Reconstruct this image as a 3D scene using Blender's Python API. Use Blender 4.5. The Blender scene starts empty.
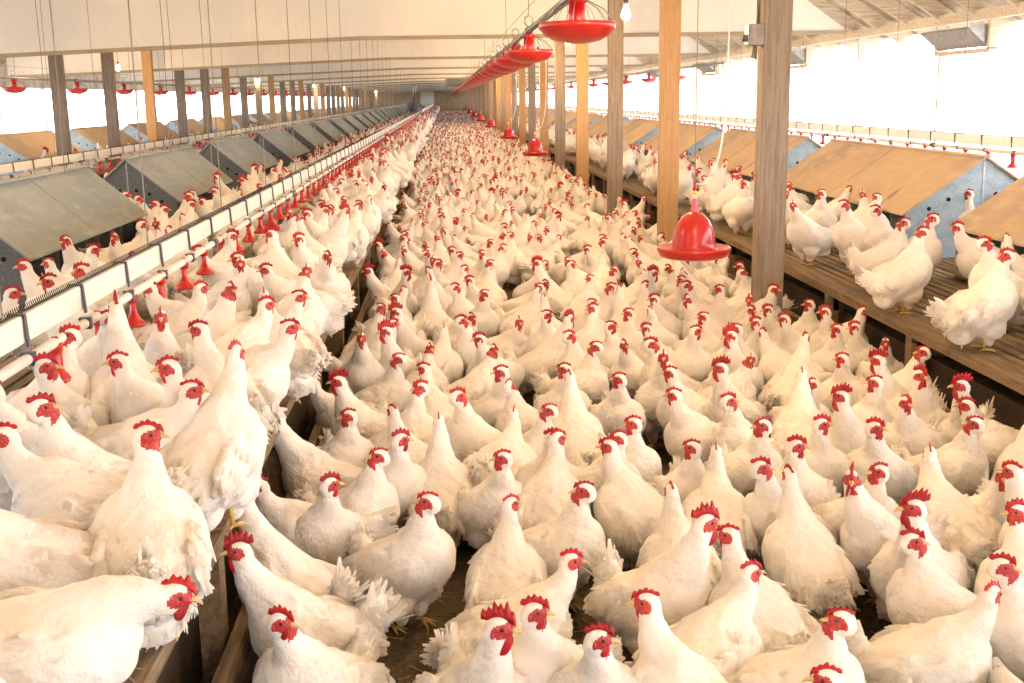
import bpy, math, random
import numpy as np
from mathutils import Vector, Matrix
C = bpy.context.scene.collection
SC = bpy.context.scene

# ------------------------------------------------------------------ CAMERA, SKY, EXPOSURE
F_PX = 1150.0; CAM_H = 1.55
cam_d = bpy.data.cameras.new('camera'); cam = bpy.data.objects.new('camera', cam_d); C.objects.link(cam)
cam_d.sensor_width = 36.0; cam_d.lens = F_PX * 36.0 / 1024.0; cam_d.clip_start = .05; cam_d.clip_end = 500
dY = Vector(((445 - 512) / F_PX, (341.5 - 98) / F_PX, -1)).normalized()      # the house runs along +Y
hX = Vector((1, .015, 0)); dX = (hX - dY * hX.dot(dY)).normalized(); dZ = dX.cross(dY)
R3 = Matrix((dX, dY, dZ))          # camera vector -> world vector
cam.matrix_world = Matrix.Translation((0, 0, CAM_H)) @ R3.to_4x4()
SC.camera = cam
def ray(x, y): return R3 @ Vector(((x - 512) / F_PX, (341.5 - y) / F_PX, -1))
def at_z(x, y, z):
    r = ray(x, y); t = (z - CAM_H) / r.z; return Vector((r.x * t, r.y * t, z))
def project(p):
    v = R3.transposed() @ (Vector(p) - Vector((0, 0, CAM_H)))
    if v.z > -.05: return None
    return 512 + F_PX * v.x / -v.z, 341.5 - F_PX * v.y / -v.z

W = bpy.data.worlds.new('sky'); SC.world = W; W.use_nodes = True
bg = W.node_tree.nodes['Background']
bg.inputs[0].default_value = (1.0, .99, 1.0, 1); bg.inputs[1].default_value = 6.0
SC.view_settings.view_transform = 'Standard'; SC.view_settings.look = 'None'
SC.view_settings.gamma = 1; SC.view_settings.use_curve_mapping = False
SC.view_settings.exposure = 0.68
SC.cycles.max_bounces = 7; SC.cycles.diffuse_bounces = 5; SC.cycles.use_denoising = True
SC.cycles.sample_clamp_indirect = 6
HOUSE_Y0, HOUSE_Y1 = -6.0, 120.0
XL, XR = -8.2, 5.2
DECK = .45
# ------------------------------------------------------------------ MATERIALS
M = {}
def new_mat(name, base=(.8, .8, .8), rough=.6, metal=0.0, noise=None, bump=None, per_object=0.0, spec=.3, coat=0.0, wave=None):
    """noise=(scale, colour, lo, hi, stretch)  bump=(scale, strength, distance, stretch)"""
    m = bpy.data.materials.new(name); m.use_nodes = True
    nt = m.node_tree; N = nt.nodes; L = nt.links; b = N['Principled BSDF']
    b.inputs['Roughness'].default_value = rough; b.inputs['Metallic'].default_value = metal
    b.inputs['Specular IOR Level'].default_value = spec
    b.inputs['Coat Weight'].default_value = coat
    tc = N.new('ShaderNodeTexCoord')
    rgb = N.new('ShaderNodeRGB'); rgb.outputs[0].default_value = (*base, 1)
    col = rgb.outputs[0]
    def mapped(stretch):
        mp = N.new('ShaderNodeMapping'); mp.inputs['Scale'].default_value = stretch
        L.new(tc.outputs['Object'], mp.inputs['Vector']); return mp.outputs[0]
    if noise:
        for (scale, c2, lo, hi, stretch) in (noise if isinstance(noise, list) else [noise]):
            n = N.new('ShaderNodeTexNoise'); n.inputs['Scale'].default_value = scale; n.inputs['Detail'].default_value = 6
            L.new(mapped(stretch), n.inputs['Vector'])
            r = N.new('ShaderNodeMapRange'); r.inputs['From Min'].default_value = lo; r.inputs['From Max'].default_value = hi
            L.new(n.outputs['Fac'], r.inputs['Value'])
            mx = N.new('ShaderNodeMix'); mx.data_type = 'RGBA'
            L.new(r.outputs[0], mx.inputs['Factor']); L.new(col, mx.inputs['A']); mx.inputs['B'].default_value = (*c2, 1)
            col = mx.outputs['Result']
    if per_object:
        oi = N.new('ShaderNodeObjectInfo'); r = N.new('ShaderNodeMapRange')
        r.inputs['To Min'].default_value = 1 - per_object; r.inputs['To Max'].default_value = 1
        L.new(oi.outputs['Random'], r.inputs['Value'])
        mx = N.new('ShaderNodeMix'); mx.data_type = 'RGBA'; mx.blend_type = 'MULTIPLY'; mx.inputs['Factor'].default_value = 1
        L.new(col, mx.inputs['A']); L.new(r.outputs[0], mx.inputs['B']); col = mx.outputs['Result']
    L.new(col, b.inputs['Base Color'])
    if bump:
        scale, st, dist, stretch = bump
        n = N.new('ShaderNodeTexNoise'); n.inputs['Scale'].default_value = scale; n.inputs['Detail'].default_value = 5
        L.new(mapped(stretch), n.inputs['Vector'])
        bp = N.new('ShaderNodeBump'); bp.inputs['Strength'].default_value = st; bp.inputs['Distance'].default_value = dist
        L.new(n.outputs['Fac'], bp.inputs['Height']); L.new(bp.outputs[0], b.inputs['Normal'])
    M[name] = m; return m

def feather_mat():
    m = new_mat('feather', (.80, .77, .735), .85, noise=[(7, (.74, .62, .49), .50, .95, (1, 1, 1)), (3.2, (.69, .68, .67), .5, .9, (1, 1, 1)), (30, (.70, .64, .57), .55, .9, (1, 1, 1))],
                bump=(75, .75, .006, (1, 1, 1)), per_object=.10, spec=.15)
    nt = m.node_tree; b = nt.nodes['Principled BSDF']
    b.inputs['Sheen Weight'].default_value = .25; b.inputs['Sheen Roughness'].default_value = .6
feather_mat()
def plume_mat():                 # thin loose feathers let light through
    m = new_mat('plume', (.84, .81, .775), .85, noise=[(30, (.76, .70, .62), .5, .9, (1, 1, 1))], per_object=.08, spec=.1)
    nt = m.node_tree; b = nt.nodes['Principled BSDF']; out = nt.nodes['Material Output']
    t = nt.nodes.new('ShaderNodeBsdfTranslucent'); t.inputs['Color'].default_value = (.92, .89, .85, 1)
    mx = nt.nodes.new('ShaderNodeMixShader'); mx.inputs[0].default_value = .45
    nt.links.new(b.outputs[0], mx.inputs[1]); nt.links.new(t.outputs[0], mx.inputs[2]); nt.links.new(mx.outputs[0], out.inputs['Surface'])
plume_mat()
new_mat('face', (.44, .032, .034), .55, noise=(160, (.66, .19, .17), .5, .8, (1, 1, 1)), bump=(300, .5, .002, (1, 1, 1)), per_object=.25, spec=.4)
new_mat('comb', (.47, .008, .014), .45, noise=(120, (.30, .003, .008), .45, .8, (1, 1, 1)), bump=(260, .4, .002, (1, 1, 1)), per_object=.35, spec=.45)
new_mat('beak', (.62, .42, .20), .4, noise=(90, (.40, .26, .12), .4, .9, (1, 1, 1)), spec=.4)
new_mat('shank', (.62, .42, .14), .55, noise=(80, (.36, .24, .10), .4, .9, (1, 1, 1)))
new_mat('eye', (.05, .018, .008), .12, spec=.7)
new_mat('litter', (.10, .072, .040), .95, noise=[(9, (.17, .125, .065), .45, .7, (1, 1, 1)), (60, (.055, .045, .025), .5, .7, (1, 1, 1)), (150, (.26, .19, .10), .62, .75, (1, 1, 1))], bump=(70, .9, .02, (1, 1, 1)))
new_mat('straw', (.34, .24, .11), .9)
new_mat('slat_wood', (.24, .175, .105), .85, noise=[(3, (.13, .095, .06), .4, .75, (12, .7, 12)), (30, (.36, .29, .20), .55, .8, (4, .3, 4))], bump=(20, .6, .006, (8, .4, 8)))
new_mat('board_wood', (.21, .145, .085), .85, noise=[(4, (.10, .07, .045), .4, .75, (10, .6, 10)), (26, (.32, .25, .17), .55, .8, (4, .3, 4))], bump=(20, .6, .006, (8, .4, 8)))
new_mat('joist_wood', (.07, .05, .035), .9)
new_mat('post_grey', (.29, .235, .19), .85, noise=[(5, (.19, .145, .115), .42, .7, (9, 9, .5)), (40, (.37, .31, .26), .5, .8, (6, 6, .3)), (2.2, (.20, .13, .09), .66, .72, (2, 2, 1.4))], bump=(22, .5, .006, (8, 8, .5)))
new_mat('post_honey', (.44, .28, .15), .8, noise=[(5, (.38, .22, .10), .42, .7, (9, 9, .5)), (40, (.60, .42, .24), .5, .8, (6, 6, .3)), (2.2, (.26, .14, .06), .67, .72, (2, 2, 1.4))], bump=(22, .4, .005, (8, 8, .5)))
new_mat('ceiling_sheet', (.86, .84, .80), .8, noise=[(1.2, (.78, .75, .70), .45, .8, (1, 1, 1))], bump=(3, .4, .03, (1, 1, 1)))
new_mat('baffle_sheet', (.88, .86, .82), .8, noise=[(.8, (.74, .76, .77), .45, .75, (1, 1, 1))], bump=(3, .5, .03, (3, 1, .4)))
new_mat('beam_wood', (.46, .40, .32), .85, noise=(6, (.34, .28, .21), .4, .7, (.5, 9, 9)))
new_mat('rafter_wood', (.70, .63, .52), .85, noise=(6, (.48, .39, .28), .4, .7, (.8, 9, 9)))
new_mat('roof_deck', (.56, .50, .43), .9, noise=(5, (.22, .18, .15), .4, .7, (1, 1, 1)))
new_mat('wall_board', (.68, .65, .60), .85, noise=(4, (.42, .39, .34), .4, .7, (1, 1, 1)))
new_mat('end_wall', (.34, .24, .15), .9, noise=(2, (.26, .18, .11), .4, .7, (1, 1, 1)))
new_mat('door_pale', (.60, .58, .50), .8)
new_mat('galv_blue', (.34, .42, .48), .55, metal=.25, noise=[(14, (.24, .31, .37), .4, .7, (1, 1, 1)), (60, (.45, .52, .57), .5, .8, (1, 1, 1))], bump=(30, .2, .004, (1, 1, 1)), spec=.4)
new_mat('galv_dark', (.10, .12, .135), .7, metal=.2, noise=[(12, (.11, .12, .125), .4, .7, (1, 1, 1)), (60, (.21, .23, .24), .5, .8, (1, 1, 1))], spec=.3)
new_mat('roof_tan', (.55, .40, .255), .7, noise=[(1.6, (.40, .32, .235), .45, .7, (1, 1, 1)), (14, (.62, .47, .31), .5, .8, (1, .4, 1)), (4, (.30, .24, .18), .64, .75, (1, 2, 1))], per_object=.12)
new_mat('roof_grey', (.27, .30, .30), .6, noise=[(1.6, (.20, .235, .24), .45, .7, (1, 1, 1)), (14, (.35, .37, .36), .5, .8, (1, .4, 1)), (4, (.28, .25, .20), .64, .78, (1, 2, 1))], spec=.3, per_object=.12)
new_mat('hole_black', (.006, .006, .006), .9)
new_mat('white_plastic', (.78, .75, .70), .4, noise=(14, (.62, .56, .48), .55, .85, (1, .3, 1)), spec=.5)
new_mat('red_plastic', (.50, .012, .010), .28, noise=(20, (.38, .010, .009), .4, .8, (1, 1, 1)), spec=.5, coat=.3)
new_mat('pink_plastic', (.75, .10, .14), .35, spec=.5)
new_mat('yellow_plastic', (.80, .62, .06), .35, spec=.5)
new_mat('clamp', (.09, .095, .12), .5, metal=.3)
new_mat('black_wire', (.02, .02, .02), .6)
new_mat('steel', (.36, .36, .37), .38, metal=.8, noise=(20, (.25, .25, .26), .4, .7, (1, 1, 1)), spec=.5)
new_mat('cable', (.24, .21, .18), .6, metal=.3)
new_mat('grey_box', (.30, .28, .27), .55, metal=.2, noise=(20, (.20, .18, .17), .4, .7, (1, 1, 1)))
new_mat('concrete', (.42, .40, .36), .95, noise=(5, (.34, .32, .28), .4, .7, (1, 1, 1)))
def glow_mat(name, col, s):
    m = bpy.data.materials.new(name); m.use_nodes = True; b = m.node_tree.nodes['Principled BSDF']
    b.inputs['Emission Color'].default_value = (*col, 1); b.inputs['Emission Strength'].default_value = s
    b.inputs['Base Color'].default_value = (*col, 1); M[name] = m
glow_mat('bulb', (1, .62, .28), 1200)
# ------------------------------------------------------------------ BIRD BUILDER
def sm(a, b, t):
    t = min(1.0, max(0.0, (t - a) / (b - a))); return t * t * (3 - 2 * t)

def loft(V, F, rings, n=20):
    """rings: (centre, axis, up, half width, half height up, half height down)"""
    base = len(V)
    for c, ax, up, w, hu, hd in rings:
        c = Vector(c); ax = Vector(ax).normalized(); up = Vector(up)
        up = (up - ax * up.dot(ax)).normalized(); sd = up.cross(ax)
        for i in range(n):
            a = 2 * math.pi * i / n
            s, k = math.sin(a), math.cos(a)
            h = hu if k > 0 else hd
            V.append(c + sd * (w * s) + up * (h * k))
    R = len(rings)
    for r in range(R - 1):
        for i in range(n):
            j = (i + 1) % n
            F.append((base + r * n + i, base + r * n + j, base + (r + 1) * n + j, base + (r + 1) * n + i))
    F.append(tuple(base + i for i in reversed(range(n))))
    F.append(tuple(base + (R - 1) * n + i for i in range(n)))

def ellipsoid(V, F, c, rx, ry, rz, M=None, n=14, m=9):
    base = len(V); c = Vector(c)
    for j in range(m + 1):
        th = math.pi * j / m
        for i in range(n):
            ph = 2 * math.pi * i / n
            p = Vector((rx * math.sin(th) * math.cos(ph), ry * math.sin(th) * math.sin(ph), rz * math.cos(th)))
            if M: p = M @ p
            V.append(c + p)
    for j in range(m):
        for i in range(n):
            k = (i + 1) % n
            F.append((base + j * n + i, base + (j + 1) * n + i, base + (j + 1) * n + k, base + j * n + k))

def mesh_from(name, V, F, smooth=True):
    me = bpy.data.meshes.new(name)
    me.from_pydata([tuple(v) for v in V], [], F)
    me.validate(); me.update()
    if smooth: me.polygons.foreach_set('use_smooth', [True] * len(me.polygons))
    return me

def evaluated(me, mods):
    o = bpy.data.objects.new('tmp', me); C.objects.link(o)
    for typ, kw in mods:
        m = o.modifiers.new('m', typ)
        for k, v in kw.items(): setattr(m, k, v)
    dg = bpy.context.evaluated_depsgraph_get(); dg.update()
    out = bpy.data.meshes.new_from_object(o.evaluated_get(dg))
    bpy.data.objects.remove(o)
    return out

def catmull(P, t):
    n = len(P) - 1; x = t * n; i = min(int(x), n - 1); f = x - i
    g = lambda k: P[max(0, min(n, k))]
    a, b, c, d = g(i - 1), g(i), g(i + 1), g(i + 2)
    return [0.5 * (2 * b[q] + (c[q] - a[q]) * f + (2 * a[q] - 5 * b[q] + 4 * c[q] - d[q]) * f * f + (3 * b[q] - a[q] - 3 * c[q] + d[q]) * f ** 3) for q in range(len(b))]

def make_bird(seed, cock=False, pitch=18, neck=(0.15, 0.0, 0.43), turn=0, nod=0, tail=35, lod=0, squat=0.0, fat=1.0):
    """Facing +X, feet at z=0.  Returns dict part -> mesh, plus the head position."""
    rnd = random.Random(seed)
    S = 1.2 if cock else 1.12
    V, F = [], []
    pr = math.radians(pitch)
    rot = Matrix.Rotation(-pr, 4, 'Y')
    hip = Vector((-0.01, 0, 0.215 - squat))
    P = lambda x, y, z: hip + rot @ Vector((x * 1.16, y * 1.14, z * (1.12 if z < 0 else 1.06)))
    ax = rot @ Vector((1, 0, 0)); up = rot @ Vector((0, 0, 1))
    # torso, rump to breast
    prof = [(-.185, .040, .018, .016, .022), (-.165, .034, .045, .040, .050), (-.13, .022, .075, .062, .085), (-.085, .008, .098, .082, .108), (-.03, .0, .112, .094, .118),
            (.03, .0, .113, .096, .112), (.085, .004, .104, .092, .100), (.125, .010, .083, .078, .080), (.152, .014, .052, .054, .052), (.166, .016, .018, .018, .018)]
    R = []
    for i in range(19):
        x, dz, w, hu, hd = catmull(prof, i / 18)
        R.append((P(x, 0, dz), ax, up, w * fat * 1.27, hu * 1.12, hd * 1.12))
    loft(V, F, R)
    # neck: bezier from the shoulders to the head
    hd_ = Vector(neck) + Vector((.018, 0, 0)); hd_.z -= squat
    c0 = P(.055, 0, .02); c1 = P(.125, 0, .075); e1 = hd_ - Vector((.012 - .012 * math.cos(math.radians(turn)), 0, .01))
    down = Vector((-.22 if neck[2] > .33 else -.9, 0, -1 if neck[2] > .33 else .15)).normalized()
    c2 = e1 + down * (.105 if neck[2] > .33 else .08)
    R = []
    for i in range(14):
        t = i / 13
        p = (1-t)**3*c0 + 3*(1-t)**2*t*c1 + 3*(1-t)*t*t*c2 + t**3*e1
        d = 3*(1-t)**2*(c1-c0) + 6*(1-t)*t*(c2-c1) + 3*t*t*(e1-c2)
        k = (1 - t)
        r = .0275 + .072 * k ** 1.6 + .007 * math.sin(math.pi * t)
        if cock: r *= 1.06
        R.append((p, d, Vector((-1, 0, .3)), r * .98, r * 1.05, r * 1.08))
    loft(V, F, R, 18)
    # breast bulge, thighs, fluff under the rump, tail root
    ellipsoid(V, F, P(.075, 0, -.008), .100, .104 * fat, .100)
    for s in (-1, 1):
        ellipsoid(V, F, P(-.012, s * .060, -.080), .072, .052, .066)
        ellipsoid(V, F, P(-.035, s * .038, -.125), .034, .028, .05)
        # folded wing, a raised long pad on the flank
        M = Matrix.Rotation(-pr, 3, 'Y') @ Matrix.Rotation(math.radians(s * 8), 3, 'X') @ Matrix.Rotation(math.radians(s * -5), 3, 'Z') @ Matrix.Rotation(math.radians(12), 3, 'Y')
        ellipsoid(V, F, P(-.012, s * .095 * fat, .024), .138, .026, .066, M)
        ellipsoid(V, F, P(-.115, s * .070 * fat, .022), .070, .016, .034, M)
    ellipsoid(V, F, P(-.125, 0, -.055), .070, .078, .060)
    ta = math.radians(tail)
    tdir = Vector((-math.cos(ta), 0, math.sin(ta)))
    troot = P(-.135, 0, .045)
    tl = .100 if not cock else .125
    loft(V, F, [(troot - tdir * .03, tdir, (0, 0, 1), .055, .034, .048), (troot + tdir * .02, tdir, (0, 0, 1), .048, .034, .056),
                (troot + tdir * tl * .6, tdir, (0, 0, 1), .034, .028, .052), (troot + tdir * tl, tdir, (0, 0, 1), .016, .018, .036)], 14)
    # head
    H = Matrix.Translation(hd_) @ Matrix.Rotation(math.radians(turn), 4, 'Z') @ Matrix.Rotation(math.radians(nod), 4, 'Y') @ Matrix.Scale(S, 4)
    H3 = H.to_3x3()
    ellipsoid(V, F, H @ Vector((0.002, 0, .002)), .0300, .0215, .0235, H3)
    ellipsoid(V, F, H @ Vector((0.019, 0, -.003)), .0165, .0145, .0145, H3)
    ellipsoid(V, F, H @ Vector((-.009, 0, -.012)), .024, .0225, .026, H3)
    body = mesh_from('b', V, F)
    vox = .0052 if lod == 0 else .0075
    body = evaluated(body, [('REMESH', dict(mode='VOXEL', voxel_size=vox, adaptivity=0.0)), ('SMOOTH', dict(factor=.6, iterations=9 if lod == 0 else 4))])
    co = np.empty(len(body.vertices) * 3); body.vertices.foreach_get('co', co); co = co.reshape(-1, 3)
    no = np.empty(len(body.vertices) * 3); body.vertices.foreach_get('normal', no); no = no.reshape(-1, 3)
    Hi = H.inverted()
    hl = (np.c_[co, np.ones(len(co))] @ np.array(Hi).T)[:, :3]
    headness = np.clip((np.linalg.norm(hl, axis=1) - .030) / .02, 0, 1)
    ph = [rnd.uniform(0, 6.28) for _ in range(9)]
    # soft lumps of plumage
    q = co
    d = (np.sin(q[:, 0]*52+ph[0]+1.3*np.sin(q[:, 1]*38+ph[1])) * np.sin(q[:, 2]*47+ph[2]+1.2*np.sin(q[:, 0]*33+ph[6])) * np.sin(q[:, 1]*44+ph[3])) * .0042 \
        + np.sin(q[:, 0]*120+ph[4]+2*np.sin(q[:, 2]*60)) * np.sin(q[:, 1]*105+ph[5]) * np.sin(q[:, 2]*113+ph[7]) * .0016
    co = co + no * (d * headness)[:, None]
    body.vertices.foreach_set('co', co.ravel())
    body.update()
    # ---- faces that show bare red skin round the eye
    pc = np.empty(len(body.polygons) * 3); body.polygons.foreach_get('center', pc); pc = pc.reshape(-1, 3)
    pl = (np.c_[pc, np.ones(len(pc))] @ np.array(Hi).T)[:, :3]
    red = ((pl[:, 0] - .013) / .0215) ** 2 + ((pl[:, 2] + .002) / .0165) ** 2 < 1
    red |= (pl[:, 0] > .020) & (np.linalg.norm(pl, axis=1) < .05)
    red &= np.abs(pl[:, 1]) > -1
    matid = red.astype(int)
    if lod >= 1:
        ratio = {1: .30, 2: .045}[lod]
        body.polygons.foreach_set('material_index', matid.tolist())
        body = evaluated(body, [('DECIMATE', dict(ratio=ratio))])
        matid = np.empty(len(body.polygons), int); body.polygons.foreach_get('material_index', matid)
    bv = [tuple(v.co) for v in body.vertices]; bf = [tuple(p.vertices) for p in body.polygons]; mi = list(matid)
    # ---- shingled feathers
    feather_n = {0: 2600, 1: 420, 2: 0}[lod]
    vn = [v.normal.copy() for v in body.vertices]
    def blade(p, nrm, flow, L, W, lift, seg=3):
        flow = (flow - nrm * flow.dot(nrm))
        if flow.length < 1e-4: return
        flow.normalize(); sd = nrm.cross(flow)
        b = len(bv)
        ws = (0.75, 1.0, .86, .34) if seg == 3 else (.8, 1.0, .3)
        for k in range(len(ws)):
            t = k / (len(ws) - 1)
            c = p + flow * (L * t) + nrm * (-.0016 + lift * t ** 1.6)
            w = W * ws[k] * .5
            bv.append(tuple(c - sd * w - nrm * w * .35)); bv.append(tuple(c + nrm * w * .12)); bv.append(tuple(c + sd * w - nrm * w * .35))
        for k in range(len(ws) - 1):
            for s in (0, 1):
                a = b + k * 3 + s
                bf.append((a, a + 1, a + 4, a + 3)); mi.append(6)
    if feather_n:
        polys = body.polygons; areas = np.array([p.area for p in polys]); cum = np.cumsum(areas); cum /= cum[-1]
        cell = {}
        for _ in range(feather_n):
            pi = int(np.searchsorted(cum, rnd.random())); pi = min(pi, len(polys) - 1)
            p = Vector(polys[pi].center); n = Vector(polys[pi].normal)
            lp = Hi @ p
            if lp.length < .042 and (lp.x > -.018 or matid[pi]): continue
            if p.z < .09 - squat: continue
            b_ = rot.inverted() @ (p - hip)
            if b_.x > -.07 and rnd.random() < (.45 if abs(b_.y) > .08 and b_.x < .05 else .93): continue
            onneck = (p - P(.06, 0, .0)).dot(up) > .07 and p.x > .03
            if onneck: fl = Vector((-.35, 0, -1)); L, W, lift = .020, .011, .0011
            else:
                fl = rot @ Vector((-1, 0, -.25)); L, W, lift = .028, .019, .0012
                b_ = rot.inverted() @ (p - hip)
                if b_.x < -.09: L, W, lift = .032, .018, .0036
                if abs(b_.y) > .085 and b_.z > -.02: L, W, lift = .042, .024, .0005
                if b_.x > .06 and b_.z < .02: L, W, lift, fl = .022, .017, .0010, rot @ Vector((-.7, 0, -.7))
            fl = Vector(fl) + Vector((rnd.gauss(0, .12), rnd.gauss(0, .16), rnd.gauss(0, .12)))
            if L > .03 and lod == 1: continue
            sc = rnd.uniform(.8, 1.2)
            blade(p, n, fl, L * sc, W * sc, lift * rnd.uniform(.5, 1.5), 3 if lod == 0 else 2)
    # tail fan and wing tips
    nt = {0: 44, 1: 20, 2: 6}[lod]
    for k in range(nt):
        u = (k + .5) / nt * 2 - 1; lay = k % 3
        a = ta + math.radians(-26 + 17 * lay + rnd.gauss(0, 6))
        dr = Vector((-math.cos(a), u * .42 + rnd.gauss(0, .05), math.sin(a)))
        sideup = Vector((math.sin(a) * .3, u * .9 + (.2 if u > 0 else -.2), math.cos(a) * .8)).normalized()
        L = (.118 if not cock else .15) * rnd.uniform(.8, 1.10) * (1 - .25 * abs(u))
        blade(troot + Vector((0, u * .030, .010 * (lay - 1))) + tdir * .015, sideup, dr, L, .026 if lod < 2 else .045, rnd.uniform(-.012, .006), 3 if lod == 0 else 2)
    for k in range({0: 70, 1: 26, 2: 0}[lod]):       # ragged fluff below the tail
        u = rnd.uniform(-1, 1); w = rnd.uniform(-.10, .03)
        p = P(-.135 - .02 * (1 - abs(u)), u * .055, w)
        n = Vector((-1, u * .9, -.2 + w * 4)).normalized()
        blade(p - n * .01, n, Vector((-.8, u * .3, -.35 + rnd.gauss(0, .25))), rnd.uniform(.025, .045), .017, .012, 2)
    if lod < 2:
        for s in (-1, 1):
            for k in range(7 if lod == 0 else 4):
                p = P(-.085 - .008 * k, s * (.083 - .004 * k) * fat, .035 - .011 * k)
                blade(p, Vector((-.1, s, .15)).normalized(), rot @ Vector((-1, -s * .12, .0 - .05 * k)), .075 - .004 * k, .020, .004, 3)
    # legs and feet, part of the body mesh
    LV, LF = [], []
    if squat < .07:
        for s in (-1, 1):
            kx = -.03 + rnd.uniform(-.02, .02); fx = kx + rnd.uniform(0, .03); y = s * .048
            top = Vector((kx, y * .9, .105 - squat)); ank = Vector((fx, y, .014))
            n_ = 8 if lod < 2 else 4
            loft(LV, LF, [(top, ank - top, (1, 0, 0), .014, .014, .014), (top.lerp(ank, .35), ank - top, (1, 0, 0), .0075, .0075, .0075), (ank, ank - top, (1, 0, 0), .0068, .0068, .0068)], n_)
            if lod < 2:
                for ang, L in ((-28, .05), (0, .062), (28, .05), (180, .026)):
                    dd = Vector((math.cos(math.radians(ang)), math.sin(math.radians(ang)), 0))
                    a0 = ank; a1 = ank + dd * L * .55 + Vector((0, 0, -.003)); a2 = ank + dd * L + Vector((0, 0, -.010))
                    loft(LV, LF, [(a0, dd, (0, 0, 1), .006, .006, .006), (a1, dd, (0, 0, 1), .0048, .0048, .0048), (a2, dd, (0, 0, 1), .0018, .0018, .0018)], 6)
        b = len(bv)
        bv += [tuple(v) for v in LV]; bf += [tuple(b + i for i in f) for f in LF]; mi += [2] * len(LF)
    parts = {}
    # ---- comb
    def comb_mesh():
        k = .68 if not cock else 1.7
        k *= rnd.uniform(.75, 1.25)
        lean = rnd.uniform(-.45, .45)
        base = [(.034, .006), (.026, .015), (.014, .020), (.0, .0225), (-.014, .020), (-.020 - .004*k, .016)]
        top = []
        npt = 6 if cock else 5
        jag = [rnd.uniform(.78, 1.15) for _ in range(npt)]
        x0, x1 = .037, -.020 - .010 * k
        N = npt * 4
        pts_t, pts_b = [], []
        for i in range(N + 1):
            t = i / N; x = x0 + (x1 - x0) * t
            hgt = (.010 + .016 * math.sin(math.pi * min(1, t * .9 + .12)) ** .8) * k
            saw = abs(((t * npt) % 1) - .5) * 2
            hgt *= (1 - .40 * saw) * jag[min(npt - 1, int(t * npt))] if 0 < i < N else .35
            if x > -.022:
                zb = .0225 * math.sqrt(max(0, 1 - (x / .040) ** 2)) - .003
            else: zb = .0165 - (-.022 - x) * .2 * -1
            pts_b.append((x, zb)); pts_t.append((x - .3 * hgt * (t - .3), zb + hgt + .003))
        V, F = [], []
        th = .0032 if not cock else .0045
        for (x, z), (xt, zt) in zip(pts_b, pts_t):
            zm = (z + zt) / 2; xm = (x + xt) / 2
            V += [Vector((x, -th, z)), Vector((x, th, z)), Vector((xm, th * .8 + lean * (zm - z), zm)), Vector((xt, lean * (zt - z) * 1.2, zt)), Vector((xm, -th * .8 + lean * (zm - z), zm))]
        for i in range(N):
            for j in range(5):
                jj = (j + 1) % 5
                F.append((i * 5 + j, i * 5 + jj, (i + 1) * 5 + jj, (i + 1) * 5 + j))
        F.append(tuple(range(5))[::-1]); F.append(tuple(N * 5 + j for j in range(5)))
        return [H @ v for v in V], F
    parts['comb'] = comb_mesh()
    for s, nm in ((-1, 'wattle_a'), (1, 'wattle_b')):
        V, F = [], []
        L = .0175 * rnd.uniform(.8, 1.15) if not cock else .026
        ellipsoid(V, F, (.019 - .25 * L, s * (.0075), -.010 - L * .72), .0115 if not cock else .018, .0048, L, Matrix.Rotation(math.radians(s * 10), 3, 'X') @ Matrix.Rotation(.15, 3, 'Y'), 10, 7)
        parts[nm] = ([H @ v for v in V], F)
    for s, nm in ((-1, 'lobe_a'), (1, 'lobe_b')):
        V, F = [], []
        ellipsoid(V, F, (-.0065, s * .0195, -.0085), .0055, .0035, .0085, None, 8, 6)
        parts[nm] = ([H @ v for v in V], F)
    V, F = [], []
    loft(V, F, [((.026, 0, -.001), (1, 0, 0), (0, 0, 1), .0082, .0078, .0075), ((.036, 0, -.002), (1, 0, -.1), (0, 0, 1), .0066, .0060, .0055), ((.045, 0, -.0045), (1, 0, -.4), (0, 0, 1), .0040, .0042, .0032), ((.0515, 0, -.0095), (1, 0, -1), (0, 0, 1), .001, .001, .001)], 8)
    parts['beak'] = ([H @ v for v in V], F)
    for s, nm in ((-1, 'eye_a'), (1, 'eye_b')):
        V, F = [], []
        ellipsoid(V, F, (.0125, s * .0178, .0045), .0046, .0026, .0046, None, 10, 7)
        parts[nm] = ([H @ v for v in V], F)
    return dict(body=(bv, bf, mi), parts=parts, head=hd_)

def finish(bv, bf, mi, mats, name):
    me = bpy.data.meshes.new(name)
    me.from_pydata(bv, [], bf)
    for m in mats: me.materials.append(m)
    me.polygons.foreach_set('material_index', [int(x) for x in mi])
    me.polygons.foreach_set('use_smooth', [True] * len(bf))
    me.update()
    return me

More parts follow.
